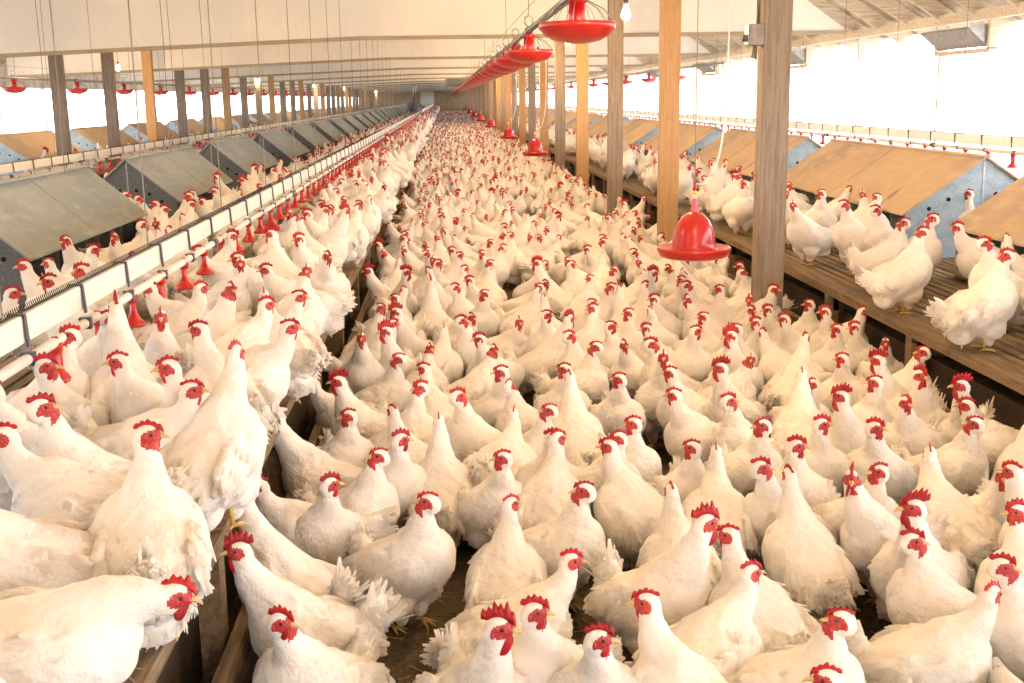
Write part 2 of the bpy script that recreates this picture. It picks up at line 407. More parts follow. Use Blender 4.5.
PART_MAT = dict(comb='comb', wattle_a='comb', wattle_b='comb', lobe_a='face', lobe_b='face', beak='beak', eye_a='eye', eye_b='eye')
def bird_meshes(lod, **kw):
    """near birds: body mesh + part meshes.  far birds: everything joined"""
    B = make_bird(lod=lod, **kw)
    mats = [M['feather'], M['face'], M['shank'], M['comb'], M['beak'], M['eye'], M['plume']]
    slot = dict(comb=3, face=1, beak=4, eye=5)
    bv, bf, mi = B['body']
    out = {}
    if lod == 0:
        # ear lobes belong to the skin of the head
        for nm in ('lobe_a', 'lobe_b'):
            V, F = B['parts'].pop(nm); b = len(bv)
            bv += [tuple(v) for v in V]; bf += [tuple(b + i for i in f) for f in F]; mi += [1] * len(F)
        for nm, (V, F) in B['parts'].items():
            me = mesh_from(nm, V, F); me.materials.append(M[PART_MAT[nm]]); out[nm.split('_')[0] + ('_' + nm[-1] if '_' in nm else '')] = me
    else:
        for nm, (V, F) in B['parts'].items():
            if lod == 2 and (nm.startswith('eye') or nm.startswith('lobe') or nm.endswith('_b')): continue
            b = len(bv)
            bv += [tuple(v) for v in V]; bf += [tuple(b + i for i in f) for f in F]; mi += [slot[PART_MAT[nm]]] * len(F)
    return dict(body=finish(bv, bf, mi, mats, 'bird'), parts=out, head=B['head'])
# ------------------------------------------------------------------ MESH HELPERS
class MB:
    def __init__(s): s.V = []; s.F = []
    def box(s, x0, x1, y0, y1, z0, z1):
        b = len(s.V)
        s.V += [Vector((x, y, z)) for z in (z0, z1) for y in (y0, y1) for x in (x0, x1)]
        s.F += [tuple(b + i for i in f) for f in ((0, 2, 3, 1), (4, 5, 7, 6), (0, 1, 5, 4), (2, 6, 7, 3), (0, 4, 6, 2), (1, 3, 7, 5))]
        return s
    def bar(s, p, q, w, h, up=(0, 0, 1)):
        p, q = Vector(p), Vector(q); d = (q - p).normalized(); up = Vector(up); up = (up - d * up.dot(d)).normalized(); sd = up.cross(d)
        b = len(s.V)
        for c in (p, q):
            for a, e in ((-1, -1), (1, -1), (1, 1), (-1, 1)): s.V.append(c + sd * (a * w / 2) + up * (e * h / 2))
        s.F += [tuple(b + i for i in f) for f in ((3, 2, 1, 0), (4, 5, 6, 7), (0, 1, 5, 4), (1, 2, 6, 5), (2, 3, 7, 6), (3, 0, 4, 7))]
        return s
    def tube(s, pts, r, n=8):
        pts = [Vector(p) for p in pts]; rings = []
        for i, p in enumerate(pts):
            d = pts[min(i + 1, len(pts) - 1)] - pts[max(i - 1, 0)]
            up = Vector((0, 0, 1)) if abs(d.normalized().z) < .9 else Vector((1, 0, 0))
            rings.append((p, d, up, r, r, r))
        loft(s.V, s.F, rings, n); return s
    def lathe(s, prof, c=(0, 0, 0), n=20):
        b = len(s.V); c = Vector(c)
        for r, z in prof:
            for i in range(n):
                a = 2 * math.pi * i / n; s.V.append(c + Vector((r * math.cos(a), r * math.sin(a), z)))
        for k in range(len(prof) - 1):
            for i in range(n):
                j = (i + 1) % n; s.F.append((b + k * n + i, b + k * n + j, b + (k + 1) * n + j, b + (k + 1) * n + i))
        return s
    def prism(s, poly, y0, y1):          # poly in (x, z), extruded along y
        b = len(s.V); n = len(poly)
        s.V += [Vector((x, y0, z)) for x, z in poly] + [Vector((x, y1, z)) for x, z in poly]
        s.F += [tuple(b + i for i in range(n)), tuple(b + n + i for i in reversed(range(n)))]
        s.F += [(b + (i + 1) % n, b + i, b + n + i, b + n + (i + 1) % n) for i in range(n)]
        return s
    def build(s, name, mat, parent=None, smooth=False, bevel=0):
        me = mesh_from(name, s.V, s.F, smooth); me.materials.append(M[mat])
        o = bpy.data.objects.new(name, me); C.objects.link(o)
        if parent: o.parent = parent
        if bevel:
            m = o.modifiers.new('bevel', 'BEVEL'); m.width = bevel; m.segments = 2
        return o
def tag(o, label=None, cat=None, group=None, kind=None):
    if label: o['label'] = label
    if cat: o['category'] = cat
    if group: o['group'] = group
    if kind: o['kind'] = kind
    return o
def empty(name, loc, rz=0):
    o = bpy.data.objects.new(name, None); C.objects.link(o); o.location = loc; o.rotation_euler = (0, 0, rz); o.empty_display_size = .1
    return o
def copy_tree(o, parent=None):
    c = o.copy(); C.objects.link(c)
    if parent: c.parent = parent
    for ch in list(o.children): copy_tree(ch, c)
    return c
ORD = ['first', 'second', 'third', 'fourth', 'fifth', 'sixth', 'seventh', 'eighth', 'ninth', 'tenth', 'eleventh', 'twelfth']
NUM = ['zero', 'one', 'two', 'three', 'four', 'five', 'six', 'seven', 'eight', 'nine', 'ten', 'eleven', 'twelve', 'thirteen', 'fourteen', 'fifteen', 'sixteen', 'seventeen', 'eighteen', 'nineteen', 'twenty']

# ------------------------------------------------------------------ SETTING
def struct(mb, name, mat, **k): return tag(mb.build(name, mat, **k), kind='structure')
Y0, Y1 = HOUSE_Y0, HOUSE_Y1
struct(MB().box(XL, XR, Y0, Y1, -.2, 0), 'floor', 'litter')
struct(MB().box(-90, 90, Y0 - 70, Y1 + 60, -.5, -.21), 'ground_outside', 'concrete')
struct(MB().box(-7.15, 4.15, Y0, Y1, 2.90, 2.94), 'ceiling', 'ceiling_sheet')
CZ = 2.9; PLATE = 2.25
# sloping eaves: boards above the rafters, rafters, plate
for sgn, xw, xi, nm in ((1, XR, 4.15, 'right'), (-1, XL, -7.15, 'left')):
    xo = xw + sgn * .35; zo = PLATE - .35 * (CZ - PLATE) / abs(xw - xi)
    m = MB()
    m.prism([(xi, CZ + .16), (xo, zo + .16), (xo, zo + .19), (xi, CZ + .19)], Y0, Y1)
    struct(m, 'ceiling_' + nm + '_eave', 'roof_deck')
    m = MB(); y = Y0 + .3
    while y < (60 if sgn > 0 else 70):
        m.bar((xi, y, CZ + .08), (xo, y, zo + .08), .05, .15); y += .85
    struct(m, 'trim_rafters_' + nm, 'rafter_wood')
    m = MB(); m.box(xw - .05, xw + .05, Y0, Y1, PLATE - .04, PLATE + .06)
    struct(m, 'trim_plate_' + nm, 'rafter_wood')
    # low wall, studs, head boards
    m = MB(); m.box(xw - .04, xw + .06, Y0, Y1, -.2, .50)
    if sgn < 0: m.box(xw - .04, xw + .06, Y0, Y1, 1.86, PLATE - .03)
    y = Y0 + 1.1
    while y < Y1:
        m.box(xw, xw + .08, y - .022, y + .022, .5, PLATE); y += 2.44
    struct(m, 'wall_' + nm, 'wall_board')
m = MB().box(XL, -2.3, Y0 - .15, Y0, -.2, 2.95).box(2.6, XR, Y0 - .15, Y0, -.2, 2.95).box(-2.3, 2.6, Y0 - .15, Y0, 2.4, 2.95); struct(m, 'wall_rear_unseen', 'end_wall')  # unseen rear wall, added with a wide doorway to cut light from behind
# far end wall with a pale door
m = MB().box(XL, XR, Y1, Y1 + .15, -.2, 2.95); struct(m, 'wall_far', 'end_wall')
dr = struct(MB().box(-2.4, -1.2, Y1 - .06, Y1 - .01, .0, 2.1), 'door_1', 'door_pale')
MB().box(-2.5, -2.4, Y1 - .09, Y1 - .01, 0, 2.2).box(-1.2, -1.1, Y1 - .09, Y1 - .01, 0, 2.2).box(-2.5, -1.1, Y1 - .09, Y1 - .01, 2.1, 2.2).build('door_frame', 'wall_board', dr)
MB().box(-1.34, -1.30, Y1 - .12, Y1 - .05, .95, 1.1).build('door_handle', 'steel', dr)
# cross baffles that hang under the ceiling
BAFF = [14.5 + 7.4 * k + (.3 if k in (6, 14) else 0) for k in range(15)]
for k, y in enumerate(BAFF):
    m = MB()
    V = [(-7.15, 2.90), (-7.9, 2.42), (-7.9, 2.05), (-1.0, 2.29), (4.98, 2.29), (4.95, 2.33), (4.15, 2.90)]
    b = len(m.V); n = len(V); m.V += [Vector((x, y - .012, z)) for x, z in V] + [Vector((x, y + .012, z)) for x, z in V]
    m.F += [tuple(range(n)), tuple(n + i for i in reversed(range(n)))] + [((i + 1) % n, i, n + i, n + (i + 1) % n) for i in range(n)]
    o = m.build('ceiling_baffle', 'baffle_sheet'); tag(o, kind='structure')
    b2 = MB(); b2.bar((-7.9, y, 2.03), (-1.0, y, 2.275), .07, .045); b2.bar((-1.0, y, 2.275), (4.98, y, 2.275), .07, .045); b2.build('baffle_beam', 'beam_wood', o)

# ------------------------------------------------------------------ DECKS
def deck(x0, x1, label, edge_side):
    """slats run along the house; edge_side: which rims face a litter floor"""
    root = empty('slat_deck', (0, 0, 0)); tag(root, label, 'deck')
    m = MB(); x = x0 + (.15 if 'l' in edge_side else .02); r = random.Random(int(x0 * 100))
    while x < x1 - (.19 if 'r' in edge_side else .04):
        w = .042; y = Y0
        while y < Y1:
            L = 4.8 if y < 40 else 40
            m.box(x, x + w, y, min(Y1, y + L - .012), DECK - .035, DECK + r.uniform(-.003, .003)); y += L
        x += .066
    m.build('slats', 'slat_wood', root)
    m = MB(); y = Y0 + .4
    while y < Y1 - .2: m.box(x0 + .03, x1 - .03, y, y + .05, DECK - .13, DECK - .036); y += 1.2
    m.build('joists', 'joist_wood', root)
    for side, xe, s in (('l', x0, 1), ('r', x1, -1)):
        if side not in edge_side: continue
        m = MB(); y = Y0
        while y < Y1:
            L = 3.6; e = min(Y1, y + L - .01)
            m.box(min(xe, xe + s * .13), max(xe, xe + s * .13), y, e, DECK - .04, DECK + .004); y += L
        m.build('edge_plank', 'board_wood', root)
        m = MB(); y = Y0
        while y < Y1:
            e = min(Y1, y + 3.59)
            m.box(min(xe - s * .055, xe - s * .02), max(xe - s * .055, xe - s * .02), y, e, .0, .20)
            y += 3.6
        m.build('lower_rail', 'board_wood', root)
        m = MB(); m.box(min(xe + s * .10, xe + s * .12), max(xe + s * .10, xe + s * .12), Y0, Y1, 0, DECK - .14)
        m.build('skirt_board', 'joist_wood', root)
        y = Y0 + .4; m2 = MB(); n = 0
        while y < Y1:
            m = MB() if n < 40 else m2
            m.box(min(xe, xe + s * .06), max(xe, xe + s * .06), y, y + .07, 0, DECK - .04); y += 1.2; n += 1
            if n <= 40: m.build('deck_stub', 'board_wood', root)
        tag(m2.build('deck_stubs', 'board_wood', root), kind='stuff')
    return root
deck(-4.35, -.61, 'raised slatted wooden deck under the grey-roofed nest boxes and near drinker line', 'lr')
deck(2.17, XR - .06, 'raised slatted wooden deck along the bright right wall under tan nest boxes', 'l')
deck(XL + .07, -5.6, 'raised slatted wooden deck along the far left wall', 'r')

# straw on the litter
rs = random.Random(5); m = MB()
for _ in range(2600):
    y = 2.0 + 12 * rs.random() ** 1.6; x = rs.uniform(-.45, 2.05); a = rs.uniform(0, 3.14); L = rs.uniform(.015, .06)
    m.bar((x, y, .004), (x + L * math.cos(a), y + L * math.sin(a), .004 + rs.uniform(0, .008)), .0028, .002)
for _ in range(260):
    y = 2.0 + 4 * rs.random(); x = rs.uniform(-.9, -.62); a = rs.uniform(0, 3.14); L = rs.uniform(.02, .05)
    m.bar((x, y, DECK + .006), (x + L * math.cos(a), y + L * math.sin(a), DECK + .008), .003, .002)
tag(m.build('loose_straw', 'straw'), 'loose straw bits on the brown litter floor', 'straw', kind='stuff')

# ------------------------------------------------------------------ POSTS
def post_mesh(mb, w, d, h): return mb.box(-w / 2, w / 2, -d / 2, d / 2, 0, h)
DESC = {0: 'thick weathered grey wooden post at the right with a junction box on it', 1: 'honey-coloured wooden post just behind the near red bell drinker',
        2: 'weathered grey wooden post, second behind the bell drinker', 3: 'honey-coloured wooden post between two grey ones in the right row',
        4: 'grey wooden post behind the honey-coloured pair in the right row'}
pm = {}
for nm in ('post_grey', 'post_honey'):
    o = post_mesh(MB(), .165, .14, CZ).build('wooden_post', nm, bevel=.006); pm[nm] = o
first = {'post_grey': True, 'post_honey': True}
k = 0; y = 6.9
while y < Y1 - 1:
    nm = 'post_grey' if k % 2 == 0 else 'post_honey'
    if first[nm]: o = pm[nm]; first[nm] = False
    else: o = pm[nm].copy(); C.objects.link(o)
    o.location = (1.95, y, 0)
    if k in DESC: tag(o, DESC[k], 'post', 'wooden posts of the right row')
    else:
        tag(o, ('grey' if k % 2 == 0 else 'honey-coloured') + ' wooden post far down the long row right of the litter floor', 'post', 'far ' + ('grey' if k % 2 == 0 else 'honey') + ' posts of the right row')
    if k == 0: near_post = o
    y += 3.25; k += 1
k = 0; y = 16.2
while y < Y1 - 1:
    nm = 'post_honey' if k % 3 == 2 else 'post_grey'
    o = pm[nm].copy(); C.objects.link(o); o.location = (-5.2, y, 0)
    if k < 6: tag(o, f"{'honey-coloured' if k % 3 == 2 else 'grey'} wooden post by the far left windows, {ORD[k]} from the left edge", 'post', 'wooden posts of the left row')
    else: tag(o, f"{'honey-coloured' if k % 3 == 2 else 'grey'} wooden post deep in the left row, beyond the sixth", 'post', 'far ' + ('honey' if k % 3 == 2 else 'grey') + ' posts of the left row')
    y += 2.44; k += 1

# junction box on the near post
jx, jy = 1.95 - .0825, 6.9
r_ = empty('junction_box', (jx - .045, jy - .02, 1.87)); tag(r_, 'small grey electrical junction box fixed to the near grey post', 'electrical box')
MB().box(-.042, .045, -.05, .05, -.045, .075).build('box_body', 'grey_box', r_, bevel=.006)
MB().box(-.048, -.042, -.04, .04, -.038, .068).build('box_cover', 'steel', r_)
MB().lathe([(.0, .02), (.018, .02), (.018, -.02), (0, -.02)], (-.062, -.03, -.005), 10).build('switch_knob', 'clamp', r_, True)
MB().tube([(.02, 0, .07), (.02, 0, .5), (.022, 0, .98)], .011).build('conduit', 'steel', r_, True)
MB().tube([(.0, 0, -.04), (-.005, 0, -.09), (-.012, 0, -.11), (.008, 0, -.12), (.012, 0, -.05)], .008).build('wire_loop', 'cable', r_, True)

# ------------------------------------------------------------------ WALL AIR INLETS (right wall)
def inlet(y, label):
    r = empty('air_inlet', (XR - .06, y, 1.93)); tag(r, label, 'air inlet', 'air inlets under the right eave')
    MB().box(-.02, .06, -.62, -.57, 0, .27).box(-.02, .06, .57, .62, 0, .27).box(-.02, .06, -.62, .62, -.03, .01).build('inlet_frame', 'rafter_wood', r)
    m = MB(); m.bar((-.20, -.5, .19), (-.20, .5, .19), .02, .02); m.bar((0, 0, .03), (-.21, 0, .20), 1.1, .015, (1, 0, 1)); m.build('flap', 'grey_box', r)
    MB().prism([(0, .02), (-.21, .20), (0, .24)], -.56, -.54).prism([(0, .02), (-.21, .20), (0, .24)], .54, .56).build('side_cheek', 'steel', r)
for i, y in enumerate((11.5, 17.1, 22.7, 28.3, 33.9)):
    inlet(y, ['tilted grey air inlet flap under the right eave, nearest one', 'tilted grey air inlet flap just right of the near post', 'tilted grey air inlet flap between the two nearest thick posts', 'tilted grey air inlet, fourth along the right eave', 'tilted grey air inlet, fifth along the right eave'][i])
# ------------------------------------------------------------------ NEST BOXES
def nest(L, hw, roof, wall, ze=.31):
    """local: ridge along y, centred; z=0 is the deck"""
    r = empty('nest_box', (0, 0, 0)); zr = .66
    for s in (-1, 1):
        m = MB(); th = .014
        for a, b in ((-L / 2 - .03, -.006), (.006, L / 2 + .03)):
            xe = s * (hw + .03); ez = ze - .03 * (zr - ze) / hw
            m.prism([(0, zr), (xe, ez), (xe, ez + th), (0, zr + th)] if s > 0 else [(xe, ez), (0, zr), (0, zr + th), (xe, ez + th)], a, b)
        m.build('roof_panel', roof, r)
    m = MB(); m.bar((0, -L / 2 - .035, zr + .012), (0, L / 2 + .035, zr + .012), .05, .014); m.build('ridge_cap', roof, r)
    for sy in (-1, 1):
        y = sy * (L / 2 - .01)
        g = MB().prism([(-hw, .0), (hw, .0), (hw, ze), (0, zr), (-hw, ze)], y - .008, y + .008).build('gable_end', wall, r)
        g2 = MB()
        for hx, hz in ((-.36, .33), (-.23, .39), (-.09, .42), (.09, .42), (.23, .39), (.36, .33)):
            hx *= hw / .52
            for k in range(1):
                b = len(g2.V); n = 12
                for yy in (y + sy * .0085, y + sy * .0105):
                    g2.V += [Vector((hx + .014 * math.cos(2 * math.pi * i / n), yy, hz + .014 * math.sin(2 * math.pi * i / n))) for i in range(n)]
                g2.F += [tuple(b + i for i in range(n)), tuple(b + n + i for i in reversed(range(n)))] + [(b + (i + 1) % n, b + i, b + n + i, b + n + (i + 1) % n) for i in range(n)]
        g2.build('vent_holes', 'hole_black', g)
        MB().box(-.006, .006, y + sy * .008 - .004, y + sy * .008 + .004, .0, zr - .02).build('seam_strip', 'steel', g)
    m = MB(); n = max(3, round(L / .27))
    for k in range(1, n):
        y = -L / 2 + L * k / n
        m.box(-hw + .01, hw - .01, y - .006, y + .006, .0, ze - .02)
    m.build('partition', wall, r)
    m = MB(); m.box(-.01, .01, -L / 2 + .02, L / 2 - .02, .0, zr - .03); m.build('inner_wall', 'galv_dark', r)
    for s in (-1, 1):
        m = MB(); m.box(min(s * hw, s * (hw - .015)), max(s * hw, s * (hw - .015)), -L / 2 + .02, L / 2 - .02, 0, .07)
        m.box(min(s * (hw + .02), s * (hw + .09)), max(s * (hw + .02), s * (hw + .09)), -L / 2, L / 2, .045, .065)
        m.build('perch_rail', 'slat_wood', r)
    return r
def nest_row(x, ys, L, hw, roof, wall, labels, far_label, group, ze=.31):
    proto = nest(L, hw, roof, wall, ze)
    for i, y in enumerate(ys):
        o = proto if i == 0 else copy_tree(proto)
        o.location = (x, y, DECK)
        tag(o, labels[i] if i < len(labels) else far_label, 'nest box', group if i < len(labels) else 'far ' + group)
nest_row(3.56, [5.2 + 3.83 * k for k in range(29)], 3.04, .52, 'roof_tan', 'galv_blue',
         ['tan-roofed nest box cut off by the frame at the lower right', 'large tan-roofed nest box with blue-grey holed gable, right of the near post', 'tan-roofed nest box directly behind the thick grey near post',
          'tan-roofed nest box seen between the two nearest thick posts', 'tan-roofed nest box just behind the honey-coloured post'], 'small tan-roofed nest box far down the right deck', 'tan nest boxes on the right deck')
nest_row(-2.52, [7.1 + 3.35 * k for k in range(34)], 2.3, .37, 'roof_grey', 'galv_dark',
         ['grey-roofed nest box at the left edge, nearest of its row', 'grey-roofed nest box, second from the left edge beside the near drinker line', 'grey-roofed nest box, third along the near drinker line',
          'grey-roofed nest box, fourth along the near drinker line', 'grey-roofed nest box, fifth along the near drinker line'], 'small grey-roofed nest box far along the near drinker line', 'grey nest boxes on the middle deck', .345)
nest_row(-6.45, [14.6 + 3.65 * k for k in range(28)], 2.5, .5, 'roof_tan', 'galv_blue',
         ['dull tan-roofed nest box by the far windows at the left edge', 'tan-roofed nest box behind the first grey post by the far windows', 'tan-roofed nest box behind the second post by the far windows',
          'tan-roofed nest box by the far windows, fourth from the left edge'], 'small tan-roofed nest box deep in the row by the far windows', 'tan nest boxes by the left wall')

# ------------------------------------------------------------------ NIPPLE DRINKER LINES
def cup_mesh():
    m = MB()
    m.lathe([(.020, .012), (.022, .0), (.020, -.018), (.010, -.022)], (0, 0, 0), 14)
    m.lathe([(.0, .030), (.010, .029), (.013, .015), (.013, .0)], (0, 0, 0), 12)
    m.box(-.006, .006, -.019, -.007, -.085, .0); m.box(-.006, .006, .007, .019, -.085, .0)
    m.lathe([(.011, -.02), (.013, -.055), (.022, -.078), (.040, -.094), (.043, -.102), (.041, -.108), (.032, -.106), (.014, -.094), (0, -.092)], (0, 0, 0), 18)
    me = mesh_from('drinker_cup', m.V, m.F); me.materials.append(M['red_plastic']); return me
CUP = cup_mesh()
def drinker_line(x, z, y0, y1, label, near=True, side=1, n_cups=98, step=.43, cup0=3.4):
    r = empty('drinker_line', (x, 0, z)); tag(r, label, 'drinker line')
    MB().box(-.018, .018, y0, y1, .03, .108).build('top_rail', 'white_plastic', r, bevel=.004)
    MB().tube([(side * .022, y0, -.014), (side * .022, y1, -.014)], .0155, 12).build('water_pipe', 'white_plastic', r, True)
    y = cup0 - .22; n = 0; m2 = MB()
    def clamp(m, y):
        m.box(-.021, .023, y - .009, y + .009, .100, .114); m.bar((.0215, y, .108), (.026, y, .02), .018, .006, (1, 0, 0)); m.bar((-.0215, y, .108), (-.015, y, .02), .018, .006, (1, 0, 0))
        m.lathe([(.019, 0)], (0, 0, 0), 3) if False else None
        m.bar((side * .022, y - .011, -.014), (side * .022, y + .011, -.014), .037, .037)
    while y < y1:
        if n < 40: m = MB(); clamp(m, y); m.build('hanger_clamp', 'clamp', r)
        elif y < 60: clamp(m2, y)
        y += .52; n += 1
    if m2.V: tag(m2.build('hanger_clamps', 'clamp', r), kind='stuff')
    m = MB()
    for y in [cup0 + 2.4 + 3 * k for k in range(8)]: m.tube([(side * .022, y - .04, -.014), (side * .022, y + .04, -.014)], .021, 12)
    m.build('pipe_joint', 'clamp', r, True)
    m = MB(); y = y0
    while y < min(y1, 22):
        m.bar((0, y, .108), (-.006, y, .128), .0022, .0022); y += .016 if y < 8 else .03
    m.bar((0, y0, .112), (0, min(y1, 60), .112), .006, .005)
    m.build('perch_guard', 'black_wire', r)
    far = MB(); n = 0; y = cup0
    while y < y1:
        if n < n_cups:
            c = bpy.data.objects.new('drinker_cup', CUP); C.objects.link(c); c.parent = r; c.location = (side * .022, y, -.026)
            c.rotation_euler = (0, 0, (n * 37 % 11 - 5) * .09)
        else:
            far.lathe([(.012, .01), (.014, -.05), (.042, -.095), (.040, -.108), (0, -.1)], (side * .022, y, -.026), 8)
        n += 1; y += step
    if far.V: tag(far.build('drinker_cups', 'red_plastic', r, True), kind='stuff')
    k = 0; y = y0 + .9
    while y < min(y1, 75):
        mm = MB(); mm.tube([(0, y, .10), (0, y, CZ - z)], .0028, 4); mm.build('hanging_cable', 'cable', r); y += 1.55 if y < 25 else 3.1
    return r
drinker_line(-1.2, .87, 2.2, 118, 'long white nipple drinker line with red cups over the near side of the deck', cup0=3.42)
drinker_line(-3.95, .92, 8, 118, 'farther white nipple drinker line behind the grey-roofed nest boxes', cup0=8.4, side=-1)
drinker_line(4.5, 1.07, 6, 118, 'white nipple drinker line by the bright right wall behind the nest boxes', cup0=8.2)

# ------------------------------------------------------------------ BELL DRINKERS
def bell():
    r = empty('bell_drinker', (0, 0, 0))
    MB().lathe([(.0, .275), (.020, .274), (.035, .268), (.062, .250), (.088, .222), (.108, .185), (.120, .145), (.128, .095), (.134, .055), (.150, .045), (.200, .062), (.215, .066), (.219, .060), (.214, .040), (.198, .012), (.170, .002), (.10, .0), (0, .0)], n=40).build('bell_body', 'red_plastic', r, True)
    MB().lathe([(.0225, .262), (.019, .30), (.016, .335), (.013, .350), (0, .352)], n=16).build('stem', 'pink_plastic', r, True)
    MB().lathe([(.0, .350), (.013, .350), (.014, .372), (.0, .374)], n=12).build('valve', 'white_plastic', r, True)
    MB().lathe([(.0, .374), (.012, .374), (.012, .396), (0, .398)], n=12).build('valve_ring', 'yellow_plastic', r, True)
    MB().lathe([(.0, .398), (.013, .398), (.013, .415), (.009, .42), (.009, .445), (0, .446)], n=12).build('valve_head', 'red_plastic', r, True)
    return r
for k, y in enumerate((6.72, 19.0, 27.0, 37.5, 48, 59, 71)):
    if k == 0: b0 = o = bell()
    else: o = copy_tree(b0)
    z = .60
    o.location = (1.45, y, z)
    tag(o, ['large glossy red bell drinker hanging in front of the honey-coloured post', 'small red bell drinker hanging over the hens mid-way down the aisle', 'tiny red bell drinker, third along the aisle',
            'tiny red bell drinker, fourth along the aisle', 'tiny red bell drinker, fifth along the aisle', 'tiny red bell drinker, sixth along the aisle', 'tiny red bell drinker farthest down the aisle'][k], 'drinker', 'red bell drinkers over the litter')
for k, o in enumerate([x for x in C.objects if x.name.startswith('bell_drinker')]):
    m = MB(); m.tube([(0, 0, .44), (0, 0, 2.30)], .003, 5); m.build('hanging_cord', 'cable', o)
    if k < 3:
        P0, P1, P2, P3 = Vector((0, 0, .44)), Vector((.05, 0, .42)), Vector((.16, .03, .38)), Vector((.19, .05, .95))
        m = MB(); m.tube([(1-t)**3*P0 + 3*(1-t)**2*t*P1 + 3*(1-t)*t*t*P2 + t**3*P3 for t in [i / 14 for i in range(15)]] + [Vector((.20, .06, 1.6)), Vector((.21, .07, 2.3))], .0055, 6)
        m.build('water_hose', 'white_plastic', o, True)

# ------------------------------------------------------------------ FEEDER LINES
def pan_meshes():
    a = MB().lathe([(.0, .0), (.06, .003), (.115, .016), (.160, .042), (.183, .068), (.188, .072), (.190, .098), (.187, .102), (.181, .098), (.176, .070), (.15, .048), (.10, .026), (.045, .020), (0, .020)], n=32)
    d = mesh_from('pan_dish', a.V, a.F); d.materials.append(M['red_plastic'])
    a = MB().lathe([(.075, .03), (.052, .06), (.044, .10), (.040, .19), (.050, .195), (.050, .215), (.03, .225), (0, .226)], n=20)
    c = mesh_from('pan_cone', a.V, a.F); c.materials.append(M['red_plastic'])
    a = MB()
    for i in range(14):
        t = 2 * math.pi * i / 14; a.tube([(.052 * math.cos(t), .052 * math.sin(t), .205), (.13 * math.cos(t), .13 * math.sin(t), .165), (.186 * math.cos(t), .186 * math.sin(t), .10)], .0022, 4)
    g = mesh_from('pan_grill', a.V, a.F); g.materials.append(M['steel'])
    a = MB(); a.tube([(-.0, -.05, .245), (0, .05, .245)], .033, 12); a.box(-.028, .028, -.03, .03, .21, .245)
    a.tube([(0, 0, .27), (-.03, 0, .30), (-.03, 0, .34), (0, 0, .36), (.03, 0, .34), (.03, 0, .30), (0, 0, .27)], .006, 6)
    k = mesh_from('pan_bracket', a.V, a.F); k.materials.append(M['steel'])
    return d, c, g, k
PAN = pan_meshes()
def feeder_line(x, z, ys, y0, y1, label):
    r = empty('feeder_line', (x, 0, z)); tag(r, label, 'feeder line')
    MB().tube([(0, y0, .245), (0, y1, .245)], .0225, 12).build('auger_tube', 'steel', r, True)
    for i, y in enumerate(ys):
        p = bpy.data.objects.new('feed_pan', PAN[0]); C.objects.link(p); p.parent = r; p.location = (0, y, 0)
        for me, nm in zip(PAN[1:], ('pan_cone', 'pan_grill', 'pan_bracket')):
            if i > 24 and nm != 'pan_cone': continue
            c = bpy.data.objects.new(nm, me); C.objects.link(c); c.parent = p
    y = ys[0] + .0
    while y < min(y1, 70):
        MB().tube([(0, y, .35), (0, y, CZ - z)], .003, 4).build('hanging_cable', 'cable', r); y += 3.3
    m = MB().tube([(.0, y0, .42), (0, min(y1, 80), .42)], .003, 4).build('guard_wire', 'cable', r)
    return r
feeder_line(.655, 1.80, [5.8] + [9.1 + 1.7 * k for k in range(58)], 3.6, 112, 'row of red feeder pans winched up on a steel tube over the aisle')
feeder_line(-6.8, 1.72, [15.85 + 3.2 * k for k in range(31)], 12, 114, 'row of small red feeder pans hanging before the far left windows')
feeder_line(4.78, 1.83, [24 + 3.4 * k for k in range(20)], 20, 100, 'faint feeder line high along the bright right wall')

# loose cables that hang down on the left
for i, (x, y, zb) in enumerate(((-2.9, 9.0, 1.25), (-2.45, 7.6, 1.12), (-2.4, 10.3, 1.12), (-4.0, 12.0, 1.3), (-3.0, 13.2, 1.2), (-2.45, 12.2, 1.12))):
    tag(MB().tube([(x, y, zb), (x + .01, y, 2.0), (x, y, CZ)], .0035, 5).build('hanging_cable', 'cable'), 'thin steel cable hanging over the grey-roofed nest boxes', 'cable', 'thin cables over the grey nest boxes')

# ------------------------------------------------------------------ BULBS
def bulb_meshes():
    a = MB().lathe([(.0, -.045), (.018, -.042), (.030, -.028), (.032, -.012), (.024, .012), (.015, .03), (.013, .04), (0, .041)], n=16)
    g = mesh_from('light_bulb', a.V, a.F); g.materials.append(M['bulb'])
    a = MB().lathe([(.0, .095), (.016, .093), (.019, .07), (.019, .036), (0, .035)], n=12)
    s = mesh_from('socket', a.V, a.F); s.materials.append(M['clamp'])
    a = MB().tube([(0, 0, .09), (0, 0, .80)], .004, 5)
    c = mesh_from('flex', a.V, a.F); c.materials.append(M['cable'])
    return g, s, c
BM = bulb_meshes()
def bulb(x, y, z, label, group):
    o = bpy.data.objects.new('light_bulb', BM[0]); C.objects.link(o); o.location = (x, y, z); tag(o, label, 'light bulb', group)
    for me, n in zip(BM[1:], ('bulb_socket', 'bulb_flex')):
        c = bpy.data.objects.new(n, me); C.objects.link(c); c.parent = o
for k in range(14):
    y = .5 + 3.8 * k
    bulb(1.25, y, 2.1, {2: 'glowing bulb beside the top of the thick posts, nearest one', 3: 'glowing bulb under the biggest red feeder pan'}.get(k, 'glowing bulb high over the right side of the aisle'), 'bulbs over the aisle' if k not in (2, 3) else 'near bulbs')
for k in range(6):
    bulb(-5.2, 19.2 + 14 * k, 2.1, 'glowing bulb behind the second left post' if k == 0 else 'small glowing bulb deep in the left row of posts', 'bulbs by the left posts' if k else 'left near bulb')
for k in range(3):  # extra bulbs out of view, added to light the near birds and deck
    bulb(-3.2, 1.5 + 4.5 * k, 2.5, 'unseen added bulb high over the middle deck', 'added bulbs over the middle deck')

